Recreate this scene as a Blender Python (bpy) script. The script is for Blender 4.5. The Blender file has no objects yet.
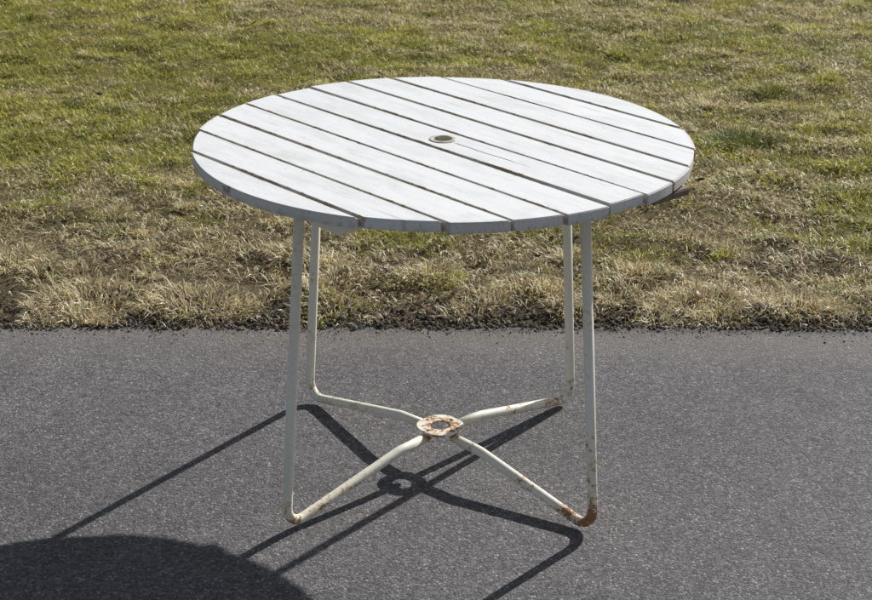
import bpy, bmesh, numpy as np, math
from mathutils import Vector, Matrix
rng=np.random.default_rng(7)
sc=bpy.context.scene
# ------------------------------------------------------------------ camera
f,H,D,pt,cx,yaw,roll=1626.05,1.63937,3.10844,0.38617,-0.00953,-0.00047,0.0078
fw=np.array([math.sin(yaw)*math.cos(pt),math.cos(yaw)*math.cos(pt),-math.sin(pt)])
r=np.array([math.cos(yaw),-math.sin(yaw),0]); u=np.cross(r,fw)
r2=r*math.cos(roll)+u*math.sin(roll); u2=-r*math.sin(roll)+u*math.cos(roll)
cd=bpy.data.cameras.new("camera"); cam=bpy.data.objects.new("camera",cd); sc.collection.objects.link(cam)
cam.matrix_world=Matrix(((r2[0],u2[0],-fw[0],cx),(r2[1],u2[1],-fw[1],-D),(r2[2],u2[2],-fw[2],H),(0,0,0,1)))
cd.sensor_width=36; cd.lens=f/872*36; cd.clip_start=.05; cd.clip_end=1500
cd.dof.use_dof=True; cd.dof.focus_distance=3.25; cd.dof.aperture_fstop=18
sc.camera=cam
# ------------------------------------------------------------------ light
SUN=Vector((.622*math.cos(math.radians(34)),.783*math.cos(math.radians(34)),math.sin(math.radians(34)))).normalized()
sd=bpy.data.lights.new("sun",'SUN'); sd.energy=5.0; sd.angle=math.radians(.53); sd.color=(1,.98,.945)
so=bpy.data.objects.new("sun",sd); sc.collection.objects.link(so)
so.rotation_euler=SUN.to_track_quat('Z','Y').to_euler(); so.location=(4,5,5)
w=bpy.data.worlds.new("World"); sc.world=w; w.use_nodes=True
nt=w.node_tree; sk=nt.nodes.new("ShaderNodeTexSky"); sk.sky_type='NISHITA'; sk.sun_disc=False
sk.sun_elevation=math.radians(34); sk.sun_rotation=math.atan2(.622,.783)
hs=nt.nodes.new("ShaderNodeHueSaturation"); hs.inputs['Saturation'].default_value=.62
nt.links.new(sk.outputs[0],hs.inputs['Color']); nt.links.new(hs.outputs[0],nt.nodes['Background'].inputs[0]); nt.nodes['Background'].inputs[1].default_value=.072
sc.view_settings.view_transform='Standard'; sc.view_settings.look='None'; sc.view_settings.exposure=0
# ------------------------------------------------------------------ helpers
class M:
    def __init__(s,name):
        s.m=bpy.data.materials.new(name); s.m.use_nodes=True; s.t=s.m.node_tree
        s.b=s.t.nodes['Principled BSDF']; s.o=s.t.nodes['Material Output']
    def n(s,ty,**k):
        x=s.t.nodes.new(ty)
        for a,b in k.items(): setattr(x,a,b)
        return x
    def l(s,a,b): s.t.links.new(a,b)
    def val(s,sock,v):
        if isinstance(v,(int,float)): sock.default_value=v
        elif isinstance(v,tuple): sock.default_value=v if len(v)!=3 or sock.type!='RGBA' else (*v,1)
        else: s.l(v,sock)
    def math(s,op,a,b=0.,c=0.,clamp=False):
        x=s.n('ShaderNodeMath',operation=op,use_clamp=clamp)
        s.val(x.inputs[0],a); s.val(x.inputs[1],b); s.val(x.inputs[2],c); return x.outputs[0]
    def noise(s,vec,scale,detail=4,rough=.55,dist=0.,col=False):
        x=s.n('ShaderNodeTexNoise'); s.l(vec,x.inputs['Vector'])
        x.inputs['Scale'].default_value=scale; x.inputs['Detail'].default_value=detail
        x.inputs['Roughness'].default_value=rough; x.inputs['Distortion'].default_value=dist
        return x.outputs['Color' if col else 'Fac']
    def mapr(s,v,a,b,c=0.,d=1.,smooth=False):
        x=s.n('ShaderNodeMapRange',interpolation_type='SMOOTHSTEP' if smooth else 'LINEAR')
        s.val(x.inputs[0],v)
        for i,q in zip((1,2,3,4),(a,b,c,d)): s.val(x.inputs[i],q)
        return x.outputs[0]
    def mix(s,fac,a,b,mode='MIX'):
        x=s.n('ShaderNodeMix',data_type='RGBA',blend_type=mode)
        s.val(x.inputs[0],fac); s.val(x.inputs[6],a); s.val(x.inputs[7],b); return x.outputs[2]
    def scale(s,vec,v):
        x=s.n('ShaderNodeMapping'); s.l(vec,x.inputs[0]); x.inputs['Scale'].default_value=v; return x.outputs[0]
    def bump(s,h,strength,dist):
        x=s.n('ShaderNodeBump'); s.l(h,x.inputs['Height']); x.inputs['Strength'].default_value=strength
        x.inputs['Distance'].default_value=dist; s.l(x.outputs[0],s.b.inputs['Normal'])
def obj(name,me,parent=None,mat=None):
    o=bpy.data.objects.new(name,me); sc.collection.objects.link(o)
    if parent: o.parent=parent
    if mat: me.materials.append(mat)
    return o
def np_mesh(name,V,F3=None,F4=None,smooth=False,col=None):
    me=bpy.data.meshes.new(name); n3=0 if F3 is None else len(F3); n4=0 if F4 is None else len(F4)
    me.vertices.add(len(V)); me.vertices.foreach_set('co',np.ascontiguousarray(V,dtype=np.float32).ravel())
    L=np.concatenate([x.ravel() for x in (F4,F3) if x is not None]).astype(np.int32)
    st=np.concatenate([np.arange(n4)*4, n4*4+np.arange(n3)*3]).astype(np.int32)
    me.loops.add(len(L)); me.loops.foreach_set('vertex_index',L)
    me.polygons.add(n3+n4); me.polygons.foreach_set('loop_start',st)
    if smooth: me.polygons.foreach_set('use_smooth',np.ones(n3+n4,dtype=bool))
    me.update(calc_edges=True)
    if col is not None:
        a=me.color_attributes.new('Col','FLOAT_COLOR','POINT')
        c=np.ones((len(V),4),dtype=np.float32); c[:,:3]=col; a.data.foreach_set('color',c.ravel())
    me.validate(); return me
LAT=rng.random((8,256,256))
def vnoise(x,y,k=0):
    xi=np.floor(x).astype(int); yi=np.floor(y).astype(int); fx=x-xi; fy=y-yi
    fx=fx*fx*(3-2*fx); fy=fy*fy*(3-2*fy); L=LAT[k%8]
    a=L[xi%256,yi%256];b=L[(xi+1)%256,yi%256];c=L[xi%256,(yi+1)%256];d=L[(xi+1)%256,(yi+1)%256]
    return (a*(1-fx)+b*fx)*(1-fy)+(c*(1-fx)+d*fx)*fy
def fbm(x,y,s,o=3,k=0):
    t=0;A=0;a=1.
    for i in range(o):
        t=t+a*vnoise(x*s+13.7*i,y*s+7.1*i,k+i); A+=a; a*=.5; s*=2.03
    return t/A
EDGE=.742
def edge_y(x): return EDGE+.016*(x/1.1)+.024*(fbm(x,x*0+3,2.,4,5)-.5)+.020*(fbm(x,x*0+9,22.,2,2)-.5)
def lawn_z(x,y):
    e=np.clip((y-EDGE)/.5,0,1)
    return -.016+.018*e+.05*(fbm(x,y,1.1,2,1)-.5)*np.clip((y-EDGE)/1.5,0,1)+.050*(fbm(x,y,8.,3,3)-.5)*np.clip((y-EDGE)/.2,0,1)
# ------------------------------------------------------------------ ground
def axis(lo,hi,step,far=600):
    c=list(np.arange(lo,hi+1e-6,step)); s=step
    while c[-1]<far: s*=1.35; c.append(c[-1]+s)
    s=step
    while c[0]>-far: s*=1.35; c.insert(0,c[0]-s)
    return np.array(c)
ax=axis(-3.6,3.6,.025); ay=axis(.6,6.6,.025)
X,Y=np.meshgrid(ax,ay); Z=np.where(Y<EDGE-.05,-.05,lawn_z(X,Y))
Z=np.where((np.abs(X)>30)|(np.abs(Y)>30),-.05,Z)
V=np.stack([X.ravel(),Y.ravel(),Z.ravel()],1); nx=len(ax); ny=len(ay)
I=(np.arange(ny-1)[:,None]*nx+np.arange(nx-1)[None,:]).ravel()
gm=M("lawn_soil")
geo=gm.n('ShaderNodeNewGeometry'); P=geo.outputs['Position']
a=gm.noise(P,1.3,5,.6); b=gm.noise(P,14,6,.7); c=gm.noise(P,90,4,.7)
col=gm.mix(gm.mapr(b,.38,.62),(.06,.045,.03),(.32,.25,.14))
sep=gm.n('ShaderNodeSeparateXYZ'); gm.l(P,sep.inputs[0])
far=gm.mapr(sep.outputs[1],1.2,3.2)
g=gm.mix(gm.mapr(a,.35,.65),(.36,.30,.13),(.24,.25,.055))
col=gm.mix(gm.math('MULTIPLY',far,.7),col,g); col=gm.mix(gm.mapr(c,.3,.7,0,.5),col,(.05,.04,.022))
wb=gm.noise(P,5,4,.6)
nearE=gm.mapr(gm.math('SUBTRACT',sep.outputs[1],gm.math('MULTIPLY',gm.math('SUBTRACT',wb,.5),.8)),.84,1.02,1,0,True)
col=gm.mix(gm.math('MULTIPLY',nearE,.85),col,gm.mix(gm.mapr(c,.35,.65),(.014,.012,.009),(.18,.14,.095)))
gm.l(col,gm.b.inputs['Base Color']); gm.b.inputs['Roughness'].default_value=.95; gm.b.inputs['Specular IOR Level'].default_value=.1
gm.bump(gm.math('ADD',b,c),1,.02)
obj("ground",np_mesh("ground",V,None,np.stack([I,I+1,I+nx+1,I+nx],1),True),None,gm.m)
# ------------------------------------------------------------------ asphalt
xs=np.concatenate([[-40,-20,-10,-6],np.arange(-4,4.001,.008),[6,10,20,40]])
xm=np.clip(xs,-4,4); ey=edge_y(xm)
rows=[(-14,0.),(-4,0.),(-1.5,0.),(-.2,0.)]
VV=[]
for y,z in rows: VV.append(np.stack([xs,0*xs+y,0*xs+z],1))
VV.append(np.stack([xs,ey-.03,0*xs],1))
VV.append(np.stack([xs,ey-.006,0*xs-.0015],1)); VV.append(np.stack([xs,ey,0*xs-.006],1)); VV.append(np.stack([xs,ey+.012,0*xs-.04],1))
V=np.concatenate(VV); nx=len(xs); ny=len(VV)
I=(np.arange(ny-1)[:,None]*nx+np.arange(nx-1)[None,:]).ravel()
am=M("asphalt"); geo=am.n('ShaderNodeNewGeometry'); P=geo.outputs['Position']
def voro(m,vec,sc_,feat='F1',rnd=1.):
    x=m.n('ShaderNodeTexVoronoi',feature=feat); m.l(vec,x.inputs['Vector']); x.inputs['Scale'].default_value=sc_; x.inputs['Randomness'].default_value=rnd; return x
v1=voro(am,P,205); v2=voro(am,P,75); s1=am.n('ShaderNodeSeparateColor'); am.l(v1.outputs['Color'],s1.inputs[0])
s2=am.n('ShaderNodeSeparateColor'); am.l(v2.outputs['Color'],s2.inputs[0])
fine=am.noise(P,420,3,.7); big=am.noise(P,.9,5,.6); mid=am.noise(P,9,4,.6); clump=am.noise(P,48,3,.6)
cr=am.n('ShaderNodeValToRGB'); am.l(s1.outputs[0],cr.inputs[0])
e=cr.color_ramp.elements; e[0].position=0; e[0].color=(.050,.048,.049,1); e[1].position=1; e[1].color=(.44,.41,.395,1)
for p_,c_ in((.35,(.130,.124,.127)),(.78,(.188,.178,.180)),(.94,(.27,.252,.247))):
    q=e.new(p_); q.color=(*c_,1)
col=am.mix(.25,cr.outputs[0],am.mix(s2.outputs[0],(.095,.09,.093),(.215,.203,.203)))
col=am.mix(am.mapr(v1.outputs['Distance'],.3,.7,0,.55),col,(.042,.040,.042))
k=am.math('MULTIPLY',am.mapr(big,.3,.7,.84,1.14),am.mapr(mid,.3,.7,.90,1.10))
k=am.math('MULTIPLY',k,am.mapr(fine,.3,.7,.80,1.2)); k=am.math('MULTIPLY',k,am.mapr(clump,.3,.7,.86,1.14))
cc=am.n('ShaderNodeCombineColor'); [am.l(k,cc.inputs[i]) for i in range(3)]
col=am.mix(1.,col,cc.outputs[0],'MULTIPLY')
sep=am.n('ShaderNodeSeparateXYZ'); am.l(P,sep.inputs[0])
wob=am.noise(am.scale(P,(.6,3,1)),2.5,4,.6)
yy=am.math('ADD',sep.outputs[1],am.math('MULTIPLY',wob,.20))
st=am.mapr(yy,.54,.80,0,.30,True)
col=am.mix(st,col,(.26,.212,.165))
tar=voro(am,P,2.3); ts=am.mapr(tar.outputs['Distance'],.02,.035,.5,0)
col=am.mix(ts,col,(.04,.038,.04))
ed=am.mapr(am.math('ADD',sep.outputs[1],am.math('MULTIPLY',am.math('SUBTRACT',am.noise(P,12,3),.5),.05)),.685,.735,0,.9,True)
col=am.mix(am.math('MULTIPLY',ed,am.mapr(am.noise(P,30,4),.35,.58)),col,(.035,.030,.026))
am.l(col,am.b.inputs['Base Color']); am.b.inputs['Roughness'].default_value=.8; am.b.inputs['Specular IOR Level'].default_value=.35
h=am.math('ADD',am.math('MULTIPLY',v1.outputs['Distance'],-1.),am.math('MULTIPLY',fine,.5)); h=am.math('ADD',h,am.math('MULTIPLY',s1.outputs[1],.6))
am.bump(h,.6,.003)
obj("asphalt_driveway",np_mesh("asphalt_driveway",V,None,np.stack([I,I+1,I+nx+1,I+nx],1),True),None,am.m)
# ------------------------------------------------------------------ grass
def unproj(q,z=0):
    d=fw+r2*(q[0]-436)/f+u2*(300-q[1])/f; t=(z-H)/d[2]; return (cx+d[0]*t,-D+d[1]*t)
def scatter(n,x0,x1,y0,y1): return rng.uniform(x0,x1,n),rng.uniform(y0,y1,n)
bx=[];by=[];bl=[];bp=[];bg=[];bd=[];bw=[];bh=[]
def add(x,y,L,p,g,d,wd,hd):
    for A,v in zip((bx,by,bl,bp,bg,bd,bw,bh),(x,y,L,p,g,d,wd,hd)): A.append(np.broadcast_to(v,x.shape).astype(float))
def field(n,x0,x1,y0,y1,ws=1.,trap=True):
    x,y=scatter(n,x0,x1,y0,y1)
    ed=y-edge_y(x)
    keep=ed>-.004
    bare=np.clip(fbm(x,y,3.0,3,6)-.53,0,1)*6*np.clip((2.1-y)/1.1,0.,1)
    dens=.58+.7*fbm(x,y,5.,3,2)-bare-np.clip(.40-fbm(x,y,14.,2,5),0,1)*2.5
    strip=.05+.34*np.clip(fbm(x,x*0+5,3.,3,1)-.22,0,1)
    dens=dens*np.where(y<1.5,.88,1.)*np.clip(.06+(ed/strip)**1.3*.8,0,1)
    keep&=rng.random(n)<dens
    if trap: keep&=np.abs(x)<(.95+.36*(y+.2)+.45)
    x=x[keep];y=y[keep];m=len(x)
    e=np.clip((y-EDGE-.32)/1.5,0,1)
    gbig=fbm(x,y,1.3,3,0); gm_=fbm(x,y,6.5,3,4)
    left=np.clip((-x-.1)/1.1,-.7,1)
    G=(gbig*1.1+gm_*1.6-1.35)*2.5+.50*e+.15*left*e-.34*(1-e)+.0
    G=np.clip(G,.02,.93)
    g=(rng.random(m)<G).astype(float)
    hN=fbm(x,y,9.,3,7)
    L=(.008+.044*hN)*rng.uniform(.6,1.3,m)*(1+.2*(1-e))
    pitch=np.radians(rng.normal(16,19,m).clip(-5,80))+.2*g
    hd=(fbm(x,y,3.,2,3)-.5)*12+rng.normal(0,1.8,m)
    add(x,y,L,pitch,g,np.clip((gbig-.55)*2.5,0,.25),rng.uniform(.0014,.0030,m)*ws,hd)
field(480000,-3.2,3.2,.73,5.2)
field(60000,-4.5,4.5,5.2,9.0,2.2,False)
def tuft(x0,y0,rad,n,L,g,dk=0.):
    a=rng.uniform(0,6.283,n); q=rad*np.sqrt(rng.random(n)); x=x0+q*np.cos(a); y=y0+q*np.sin(a)*.8
    hd=a+rng.normal(0,1.1,n); p=np.radians(60-45*(q/rad)+rng.normal(0,18,n)).clip(.05,1.5)
    k=y>edge_y(x)+.005
    add(x[k],y[k],(L*rng.uniform(.4,1.2,n))[k],p[k],(rng.random(n)<g).astype(float)[k],dk,rng.uniform(.0014,.0028,n)[k],hd[k])
for i in range(330):
    y=rng.uniform(.95,5.2); x=rng.uniform(-1.4-.36*y,1.4+.36*y); green=rng.random()<np.clip((y-1.1)/1.4,.06,.60)
    tuft(x,y,rng.uniform(.025,.08),int(rng.uniform(80,220)),rng.uniform(.025,.045),.92 if green else .05,rng.uniform(0,.7) if green else 0)
for i in range(70):
    x=rng.uniform(-2.2,2.2); y=edge_y(np.array([x]))[0]+abs(rng.normal(.05,.16))+.05
    tuft(x,y,rng.uniform(.03,.09),int(rng.uniform(90,230)),rng.uniform(.03,.055),.03,0)
for q,rad,n,L,g,dk in(((738,140),.12,1300,.05,1,.8),((768,92),.08,500,.045,.9,.5),((640,112),.10,400,.035,.9,.4),((15,140),.16,900,.035,.95,.3),((40,205),.10,500,.04,.9,.4),((45,60),.16,600,.035,.9,.4),((845,200),.12,600,.04,.8,.3),
                      ((90,300),.17,1300,.06,.02,0),((195,300),.15,1100,.06,.02,0),((700,298),.12,900,.055,.03,0),((795,300),.14,1000,.06,.02,0),((12,262),.10,600,.055,.05,0),((530,290),.1,600,.05,.04,0),((430,275),.09,500,.05,.05,0),((640,270),.09,500,.045,.05,0),((240,110),.06,300,.045,.6,.6),((75,100),.05,300,.04,.8,.9)):
    x,y=unproj(q); tuft(x,y,rad,n,L,g,dk)
bx,by,bl,bp,bg,bd,bw,bh=[np.concatenate(v) for v in (bx,by,bl,bp,bg,bd,bw,bh)]
n=len(bx)
straw=np.array([[.84,.71,.42],[.91,.81,.51],[.64,.50,.27],[.38,.26,.14],[.95,.88,.64]])
green=np.array([[.60,.57,.085],[.72,.67,.13],[.38,.41,.06],[.80,.71,.20],[.64,.57,.11]])
si=rng.choice(5,n,p=[.31,.25,.2,.13,.11]); gi=rng.choice(5,n,p=[.3,.26,.16,.16,.12])
shade=.84+.45*(fbm(bx,by,11.,2,6)-.15)
C=np.where(bg[:,None]>.5,green[gi],straw[si])*rng.uniform(.78,1.1,(n,1))*np.clip(shade,.75,1.08)[:,None]
e=np.clip((by-EDGE-.1)/1.6,0,1); C[:,2]*=(1-.15*e)
dk=np.where(bg>.5,bd,0)[:,None]; C=C*(1-dk)+np.array([.10,.15,.03])*dk
C=np.minimum(C,.92)
z0=lawn_z(bx,by)-.003
dx=np.cos(bh);dy=np.sin(bh); px=-dy;py=dx
p2=bp-rng.uniform(.2,.9,n)
m1x=bx+dx*np.cos(bp)*bl*.5; m1y=by+dy*np.cos(bp)*bl*.5; m1z=z0+np.abs(np.sin(bp))*bl*.5+rng.uniform(.001,.009,n)
tx=m1x+dx*np.cos(p2)*bl*.5; ty=m1y+dy*np.cos(p2)*bl*.5; tz=m1z+np.sin(p2)*bl*.5
tz=np.maximum(tz,z0+.003+rng.uniform(0,.008,n))
hw=bw/2; tw=rng.normal(0,.35,n)*hw
V=np.empty((n,5,3))
V[:,0]=np.stack([bx-px*hw,by-py*hw,z0],1); V[:,1]=np.stack([bx+px*hw,by+py*hw,z0],1)
V[:,2]=np.stack([m1x+px*hw*.9,m1y+py*hw*.9,m1z+tw],1); V[:,3]=np.stack([m1x-px*hw*.9,m1y-py*hw*.9,m1z-tw],1)
V[:,4]=np.stack([tx,ty,tz],1)
i=np.arange(n)[:,None]*5
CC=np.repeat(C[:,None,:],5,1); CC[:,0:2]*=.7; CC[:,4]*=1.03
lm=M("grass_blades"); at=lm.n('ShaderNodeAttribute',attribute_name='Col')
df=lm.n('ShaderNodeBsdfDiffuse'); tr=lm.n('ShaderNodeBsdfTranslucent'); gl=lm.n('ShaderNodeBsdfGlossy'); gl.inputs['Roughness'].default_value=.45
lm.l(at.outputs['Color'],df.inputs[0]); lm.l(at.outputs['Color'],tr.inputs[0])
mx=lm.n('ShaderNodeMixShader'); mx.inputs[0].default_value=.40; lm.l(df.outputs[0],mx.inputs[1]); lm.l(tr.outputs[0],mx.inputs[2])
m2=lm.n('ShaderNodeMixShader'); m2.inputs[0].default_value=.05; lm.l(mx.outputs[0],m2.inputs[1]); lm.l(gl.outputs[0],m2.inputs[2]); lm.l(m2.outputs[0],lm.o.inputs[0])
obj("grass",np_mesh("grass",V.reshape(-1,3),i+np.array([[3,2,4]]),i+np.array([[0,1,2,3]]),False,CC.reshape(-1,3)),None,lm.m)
print("blades",n)
# ------------------------------------------------------------------ fallen leaves + crumbs
def leaves():
    Vs=[];F=[];Cs=[];k=0
    L=[(*unproj(q),s) for q,s in(((696,297),.05),((570,36),.035),((155,178),.02),((700,188),.035),((695,262),.03),((668,268),.025),((120,127),.03),((98,97),.03),((622,288),.03),((240,262),.025))]
    for j in range(330):
        y=.8+abs(rng.normal(0,.7)) if rng.random()<.75 else rng.uniform(.8,5); L.append((rng.uniform(-1.4-.36*y,1.4+.36*y),y,rng.uniform(.010,.028)))
    for x,y,s in L:
        if y<edge_y(np.array([x]))[0]+.01: continue
        z=float(lawn_z(np.array([x]),np.array([y]))[0])+rng.uniform(.008,.022)
        R=Matrix.Rotation(rng.uniform(0,6.28),3,'Z')@Matrix.Rotation(rng.normal(0,.5),3,'X')@Matrix.Rotation(rng.normal(0,.4),3,'Y')
        prof=[(-.5,0),(-.3,.22),(0,.32),(.3,.2),(.55,0)]
        c=np.array([[.16,.085,.04],[.22,.13,.07],[.10,.06,.035],[.30,.2,.11]][rng.integers(4)])
        base=k
        for a,b in prof:
            for sgn in(-1,0,1):
                v=R@Vector((a*s,sgn*b*s*rng.uniform(.8,1.2),abs(sgn)*b*s*.6+a*a*s*.5)); Vs.append((x+v.x,y+v.y,z+v.z)); Cs.append(c); k+=1
        for t in range(4):
            for h_ in(0,1): F.append([base+t*3+h_,base+t*3+h_+1,base+t*3+h_+4,base+t*3+h_+3])
    return np.array(Vs),np.array(F),np.array(Cs)
a_,b_,c_=leaves()
obj("fallen_leaves",np_mesh("fallen_leaves",a_,None,b_,True,c_),None,lm.m)
ico=bmesh.new(); bmesh.ops.create_icosphere(ico,subdivisions=1,radius=1); iv=np.array([v.co[:] for v in ico.verts]); itf=np.array([[v.index for v in fc.verts] for fc in ico.faces]); ico.free()
N=14000; x=rng.uniform(-2.6,2.6,N); off=np.abs(rng.normal(0,.04,N))*np.where(rng.random(N)<.22,-.9,2.6); y=edge_y(x)+off
s=rng.uniform(.0014,.0050,N)*np.where(rng.random(N)<.06,1.8,1); s=np.where(off<-.02,s*.5,s)
z=np.where(off<0,s*.35,lawn_z(x,y)+s*.6+.001)
V=iv[None]*s[:,None,None]*rng.uniform(.6,1.2,(N,1,3))*rng.uniform(.8,1.2,(N,12,1))+np.stack([x,y,z],1)[:,None,:]
cb=np.array([[.06,.055,.05],[.18,.165,.15],[.28,.23,.17],[.10,.07,.045]])[rng.choice(4,N,p=[.36,.18,.14,.32])]
gv=M("gravel_stone"); at=gv.n('ShaderNodeAttribute',attribute_name='Col'); gv.l(at.outputs['Color'],gv.b.inputs['Base Color']); gv.b.inputs['Roughness'].default_value=.9
obj("gravel",np_mesh("gravel",V.reshape(-1,3),(np.arange(N)[:,None,None]*12+itf[None]).reshape(-1,3),None,False,np.repeat(cb[:,None],12,1).reshape(-1,3)),None,gv.m)
# ------------------------------------------------------------------ table
tbl=bpy.data.objects.new("round_garden_table",None); sc.collection.objects.link(tbl)
R0=.4945; TOP=.72; TH=.021; PIT=.0935; GAP=.0062; ANG=math.radians(-48)
wm=M("worn_white_boards"); tc=wm.n('ShaderNodeTexCoord'); O=tc.outputs['Object']
sp=wm.n('ShaderNodeSeparateXYZ'); wm.l(O,sp.inputs[0])
oi=wm.n('ShaderNodeObjectInfo')
vm=wm.math('PINGPONG',sp.outputs[1],PIT/2)
de=wm.math('SUBTRACT',PIT/2-GAP/2,vm)
ln=wm.n('ShaderNodeVectorMath',operation='LENGTH'); wm.l(wm.scale(O,(1,1,0)),ln.inputs[0])
dr=wm.math('SUBTRACT',R0,ln.outputs['Value'])
dm=wm.math('MINIMUM',de,dr)
close=wm.math('MAXIMUM',wm.mapr(de,0,.008,.165,0,True),wm.mapr(dr,0,.006,.095,0,True))
str_=wm.noise(wm.scale(O,(9,60,20)),1,5,.65); spk=wm.noise(wm.scale(O,(40,130,60)),1,4,.7); pat=wm.noise(O,3.2,3,.6); scr=wm.noise(wm.scale(O,(3.5,150,3)),1,3,.7,.6)
smg=wm.noise(wm.scale(O,(5,14,5)),1,5,.7,.4); pits=wm.noise(O,160,2,.6)
chip=wm.math('ADD',wm.math('MULTIPLY',str_,.45),wm.math('MULTIPLY',spk,.55)); chip=wm.math('ADD',chip,close)
chip=wm.math('ADD',chip,wm.mapr(pat,.35,.7,-.03,.07))
crk=wm.math('ABSOLUTE',wm.math('ADD',sp.outputs[1],wm.math('MULTIPLY',wm.math('SUBTRACT',wm.noise(wm.scale(O,(14,0,0)),1,4,.6),.5),.012)))
crw=wm.math('MULTIPLY',wm.mapr(crk,.0009,.0022,1,0),wm.math('MULTIPLY',wm.mapr(sp.outputs[0],.03,.04,0,1),wm.mapr(sp.outputs[0],.18,.26,1,0)))
cf=wm.mapr(chip,.69,.73)
base=wm.mix(wm.mapr(str_,.3,.7),(.83,.84,.84),(.91,.915,.905))
base=wm.mix(wm.mapr(oi.outputs['Random'],0,1,0,.22),base,(.74,.75,.75))
base=wm.mix(wm.mapr(smg,.49,.72,0,.55),base,(.60,.595,.56))
base=wm.mix(wm.mapr(scr,.60,.69,0,.50),base,(.42,.40,.36))
base=wm.mix(wm.mapr(pits,.68,.72,0,.65),base,(.38,.33,.27))
base=wm.mix(wm.mapr(dm,0,.006,.38,0),base,(.50,.46,.39))
woodc=wm.mix(spk,(.17,.135,.10),(.42,.36,.29))
base=wm.mix(cf,base,woodc); base=wm.mix(crw,base,(.09,.07,.05))
geo=wm.n('ShaderNodeNewGeometry'); vt=wm.n('ShaderNodeVectorTransform',vector_type='NORMAL',convert_from='WORLD',convert_to='OBJECT'); wm.l(geo.outputs['True Normal'] if 'True Normal' in geo.outputs else geo.outputs['Normal'],vt.inputs[0])
sn=wm.n('ShaderNodeSeparateXYZ'); wm.l(vt.outputs[0],sn.inputs[0])
side=wm.mapr(wm.math('ABSOLUTE',sn.outputs[2]),.25,.5,1,0)
ingap=wm.math('MULTIPLY',side,wm.mapr(de,.0008,.002,1,0))
base=wm.mix(wm.math('MULTIPLY',ingap,wm.mapr(str_,.35,.6,.35,.9)),base,(.38,.31,.22))
low=wm.mapr(sp.outputs[2],TOP-.020,TOP-.010,.8,0)
rs=wm.math('MULTIPLY',side,wm.math('MULTIPLY',low,wm.mapr(spk,.42,.62)))
base=wm.mix(rs,base,(.46,.40,.31))
wm.l(base,wm.b.inputs['Base Color']); wm.b.inputs['Roughness'].default_value=.42; wm.b.inputs['Specular IOR Level'].default_value=.45
wm.bump(wm.math('SUBTRACT',wm.math('MULTIPLY',str_,.5),wm.math('MULTIPLY',wm.math('MAXIMUM',cf,crw),.5)),.4,.002)
def board(idx):
    o=idx*PIT; hw=(PIT-GAP)/2; R=R0+rng.uniform(-.0035,.0035); y0=o-hw; y1=min(o+hw,R-.004); y0=max(y0,-R+.004)
    x=lambda y:math.sqrt(max(R*R-y*y,1e-6))
    pts=[]
    nA=16
    if abs(idx)<5 :
        pts=[(x(y0+(y1-y0)*t/nA),y0+(y1-y0)*t/nA) for t in range(nA+1)]+[(-x(y1+(y0-y1)*t/nA),y1+(y0-y1)*t/nA) for t in range(nA+1)]
    else:
        s=1 if idx>0 else -1; yi=y0 if s>0 else y1
        th=math.asin(abs(yi)/R); n_=60
        pts=[(R*math.cos(th+(math.pi-2*th)*t/n_),s*R*math.sin(th+(math.pi-2*th)*t/n_)) for t in range(n_+1)]
        if s<0: pts=pts[::-1]
    bm=bmesh.new(); dz=rng.uniform(-.0014,.0014)
    vs=[bm.verts.new((a,b,TOP+dz)) for a,b in pts]
    if idx==0:
        es=[bm.edges.new((vs[i],vs[(i+1)%len(vs)])) for i in range(len(vs))]
        hv=[bm.verts.new((.021*math.cos(t*math.tau/32),.021*math.sin(t*math.tau/32),TOP+dz)) for t in range(32)]
        es+=[bm.edges.new((hv[i],hv[(i+1)%32])) for i in range(32)]
        bmesh.ops.triangle_fill(bm,use_beauty=True,use_dissolve=False,edges=es,normal=(0,0,1))
    else: bm.faces.new(vs)
    bmesh.ops.recalc_face_normals(bm,faces=bm.faces[:])
    for fc in bm.faces:
        if fc.normal.z<0: fc.normal_flip()
    top=bm.faces[:]
    ret=bmesh.ops.extrude_face_region(bm,geom=top,use_keep_orig=True)
    nv=[g for g in ret['geom'] if isinstance(g,bmesh.types.BMVert)]
    for v in nv: v.co.z-=TH
    bmesh.ops.recalc_face_normals(bm,faces=bm.faces[:])
    ee=[e_ for e_ in bm.edges if len(e_.link_faces)==2 and ((abs(e_.link_faces[0].normal.z)>.9)!=(abs(e_.link_faces[1].normal.z)>.9))]
    bmesh.ops.bevel(bm,geom=ee,offset=.0016,segments=2,affect='EDGES',clamp_overlap=True)
    tx_=rng.uniform(-.002,.002)
    for v in bm.verts: v.co.z+=v.co.x*tx_
    me=bpy.data.meshes.new("board"); bm.to_mesh(me); bm.free()
    ob=obj("board_%d"%(idx+6),me,tbl,wm.m); ob.rotation_euler[2]=ANG
for i_ in range(-5,6): board(i_)
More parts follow.
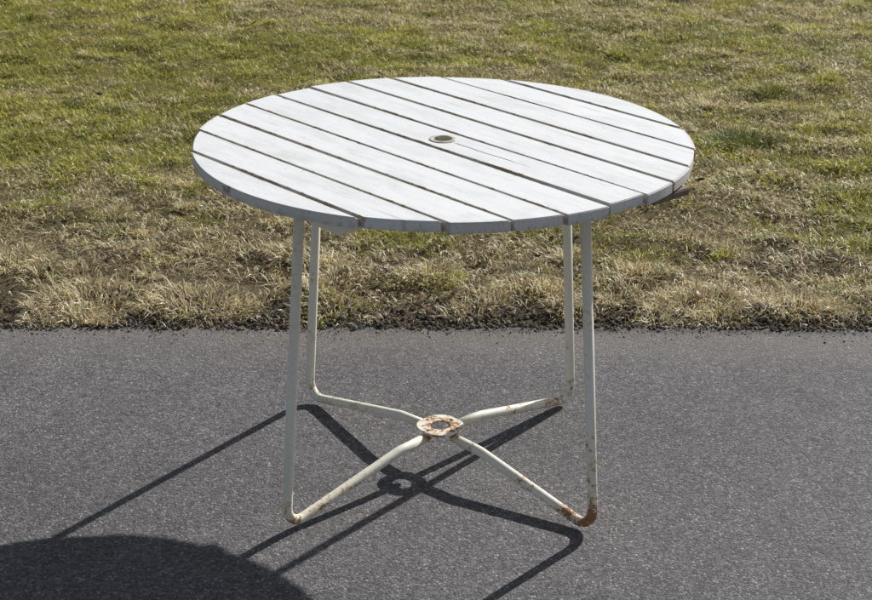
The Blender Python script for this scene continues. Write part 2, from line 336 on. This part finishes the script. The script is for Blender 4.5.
# painted steel
pm=M("rusty_cream_paint"); geo=pm.n('ShaderNodeNewGeometry'); P=geo.outputs['Position']; sp=pm.n('ShaderNodeSeparateXYZ'); pm.l(P,sp.inputs[0])
nA=pm.noise(P,26,5,.7); nB=pm.noise(P,110,4,.7); nC=pm.noise(P,6,3,.6)
zz=pm.mapr(sp.outputs[2],0.,.12,.11,0.,True)
def near(pos,rad,amt):
    d=pm.n('ShaderNodeVectorMath',operation='DISTANCE'); pm.l(P,d.inputs[0]); d.inputs[1].default_value=pos
    return pm.mapr(d.outputs['Value'],rad*.3,rad,amt,0,True)
hot=pm.math('ADD',zz,.02)
for pos,rad,amt in(((.30,-.30,.02),.14,.19),((.302,-.302,.12),.20,.12),((.28,.28,.02),.14,.11),((-.3,-.3,.015),.09,.15),((-.29,.29,.01),.08,.11),((0,0,.088),.085,.175),((-.29,.29,.3),.06,.09),((-.27,-.27,.62),.08,.06),((-.28,-.28,.4),.05,.07),((.28,-.28,.45),.05,.08)):
    hot=pm.math('MAXIMUM',hot,near(pos,rad,amt))
rv=pm.math('ADD',pm.math('ADD',pm.math('MULTIPLY',nA,.5),pm.math('MULTIPLY',nB,.5)),hot)
rf=pm.mapr(rv,.655,.69)
rf2=pm.mapr(rv,.59,.66,0,.6)
paint=pm.mix(pm.mapr(nC,.3,.7),(.88,.83,.67),(.92,.89,.78))
paint=pm.mix(pm.mapr(nB,.5,.75,0,.3),paint,(.62,.55,.40))
rust=pm.mix(nB,(.14,.055,.024),(.52,.28,.12))
c=pm.mix(rf2,paint,(.66,.49,.29)); c=pm.mix(rf,c,rust)
pm.l(c,pm.b.inputs['Base Color']); pm.l(pm.mapr(rf,0,1,.35,.9),pm.b.inputs['Roughness'])
pm.bump(pm.math('ADD',pm.math('MULTIPLY',rf,-.4),pm.math('MULTIPLY',nA,.6)),.4,.0015)
def rounded(pts,rads,seg=10):
    out=[Vector(pts[0])]
    for i in range(1,len(pts)-1):
        p=Vector(pts[i]); a=(Vector(pts[i-1])-p); b=(Vector(pts[i+1])-p); ang=a.angle(b); rd=rads[i-1]
        t=min(rd/math.tan(ang/2),a.length*.48,b.length*.48); A=p+a.normalized()*t; B=p+b.normalized()*t
        rd=t*math.tan(ang/2); cen=p+(a.normalized()+b.normalized()).normalized()*(rd/math.sin(ang/2))
        va=A-cen; vb=B-cen; th=va.angle(vb)
        for k_ in range(seg+1):
            s_=k_/seg; out.append(cen+(va*math.sin((1-s_)*th)+vb*math.sin(s_*th))/math.sin(th))
    out.append(Vector(pts[-1])); return out
def tube(name,path,rad,seg=18):
    path=[Vector(p) for p in path]; n_=len(path); T=[(path[min(i+1,n_-1)]-path[max(i-1,0)]).normalized() for i in range(n_)]
    N_=T[0].orthogonal().normalized(); V=[];F=[]
    for i in range(n_):
        N_=(N_-T[i]*N_.dot(T[i])).normalized(); B=T[i].cross(N_)
        for k_ in range(seg):
            a=k_*math.tau/seg; V.append((path[i]+(N_*math.cos(a)+B*math.sin(a))*rad)[:])
    for i in range(n_-1):
        for k_ in range(seg):
            k2=(k_+1)%seg; F.append([i*seg+k_,i*seg+k2,(i+1)*seg+k2,(i+1)*seg+k_])
    F.append(list(range(seg))[::-1]); F.append([(n_-1)*seg+k_ for k_ in range(seg)])
    me=bpy.data.meshes.new(name); me.from_pydata(V,[],F); me.update()
    for p in me.polygons: p.use_smooth=len(p.vertices)==4
    return obj(name,me,tbl,pm.m)
TR=.0103; A=.302; AT=.262; LZ=.699
for nm,sx,sy in(("leg_1",-1,-1),("leg_2",1,-1),("leg_3",1,1),("leg_4",-1,1)):
    pts=[(sx*AT,sy*AT,LZ),(sx*(A+.001),sy*(A+.001),TR-.002),(sx*.085,sy*.085,.069),(sx*.026,sy*.026,.0725)]
    tube(nm,rounded(pts,(.034,.09)),TR)
def lathe(name,prof,seg=96,mat=None,z=0):
    V=[];F=[];m=len(prof)
    for i in range(seg):
        a=i*math.tau/seg
        for q,zz_ in prof: V.append((q*math.cos(a),q*math.sin(a),zz_))
    for i in range(seg):
        for j in range(m):
            F.append([i*m+j,((i+1)%seg)*m+j,((i+1)%seg)*m+(j+1)%m,i*m+(j+1)%m])
    me=bpy.data.meshes.new(name); me.from_pydata(V,[],F); me.update()
    bm=bmesh.new(); bm.from_mesh(me); bmesh.ops.recalc_face_normals(bm,faces=bm.faces[:]); bm.to_mesh(me); bm.free()
    return obj(name,me,tbl,mat or pm.m)
bz=TOP-TH-.0035
def block(name,cxy,size,z,mat,rot=ANG):
    bm=bmesh.new(); bmesh.ops.create_cube(bm,size=1)
    for v in bm.verts: v.co=Vector((cxy[0]+v.co.x*size[0],cxy[1]+v.co.y*size[1],z-size[2]/2+v.co.z*size[2]))
    bmesh.ops.bevel(bm,geom=bm.edges[:],offset=.002,segments=2,affect='EDGES')
    me=bpy.data.meshes.new(name); bm.to_mesh(me); bm.free(); ob=obj(name,me,tbl,mat); ob.rotation_euler[2]=rot
for k_,al in enumerate((-.17,.17)):
    block("batten_%d"%(k_+1),(al,0),(.07,2*math.sqrt(.478**2-.21**2),.022),bz,pm.m)
# weathered bare wood cleat under the board ends at the right rim
bw_=M("weathered_wood"); g_=bw_.n('ShaderNodeNewGeometry'); bw_.l(bw_.mix(bw_.noise(g_.outputs['Position'],90,4,.7),(.10,.07,.045),(.34,.26,.18)),bw_.b.inputs['Base Color']); bw_.b.inputs['Roughness'].default_value=.85
block("cleat",(.4555,.145),(.034,.10,.014),bz,bw_.m)
lathe("frame_ring",[(.350,LZ-.030),(.385,LZ-.030),(.385,LZ-.0255),(.350,LZ-.0255)])
gr=M("grommet_plastic"); gr.b.inputs['Roughness'].default_value=.65
tcg=gr.n('ShaderNodeNewGeometry'); gr.l(gr.mix(gr.mapr(gr.noise(tcg.outputs['Position'],60,4),.38,.62),(.66,.63,.55),(.36,.29,.2)),gr.b.inputs['Base Color'])
lathe("parasol_grommet",[(.0185,TOP-.03),(.0185,TOP+.0012),(.0195,TOP+.0022),(.0250,TOP+.0022),(.0275,TOP+.0010),(.0205,TOP+.0010),(.0205,TOP-.03)],48,gr.m)
def hub():
    bm=bmesh.new(); n_=64; zt=.0885; zb=.0838; rings=[]
    def ro(a):
        k=abs(math.cos(2*(a))); return .0465+.0040*k
    for (q,z_) in((0,zb),(0,zt-.0006),(-.0008,zt)):
        rings.append([bm.verts.new(((ro(i*math.tau/n_)+q)*math.cos(i*math.tau/n_),(ro(i*math.tau/n_)+q)*math.sin(i*math.tau/n_),z_)) for i in range(n_)])
    for (q,z_) in((.0225,zt),(.0215,zt-.0008),(.0215,zb)):
        rings.append([bm.verts.new((q*math.cos(i*math.tau/n_),q*math.sin(i*math.tau/n_),z_)) for i in range(n_)])
    for j in range(len(rings)):
        a,b=rings[j],rings[(j+1)%len(rings)]
        for i in range(n_): bm.faces.new((a[i],a[(i+1)%n_],b[(i+1)%n_],b[i]))
    for k_ in range(4):
        a=k_*math.pi/2+math.pi/4
        m=Matrix.Translation((.035*math.cos(a),.035*math.sin(a),zt))@Matrix.Diagonal((1,1,.5,1))
        bmesh.ops.create_uvsphere(bm,u_segments=12,v_segments=8,radius=.0048,matrix=m)
    bmesh.ops.recalc_face_normals(bm,faces=bm.faces[:])
    me=bpy.data.meshes.new("hub"); bm.to_mesh(me); bm.free(); obj("hub_plate",me,tbl,pm.m)
hub()
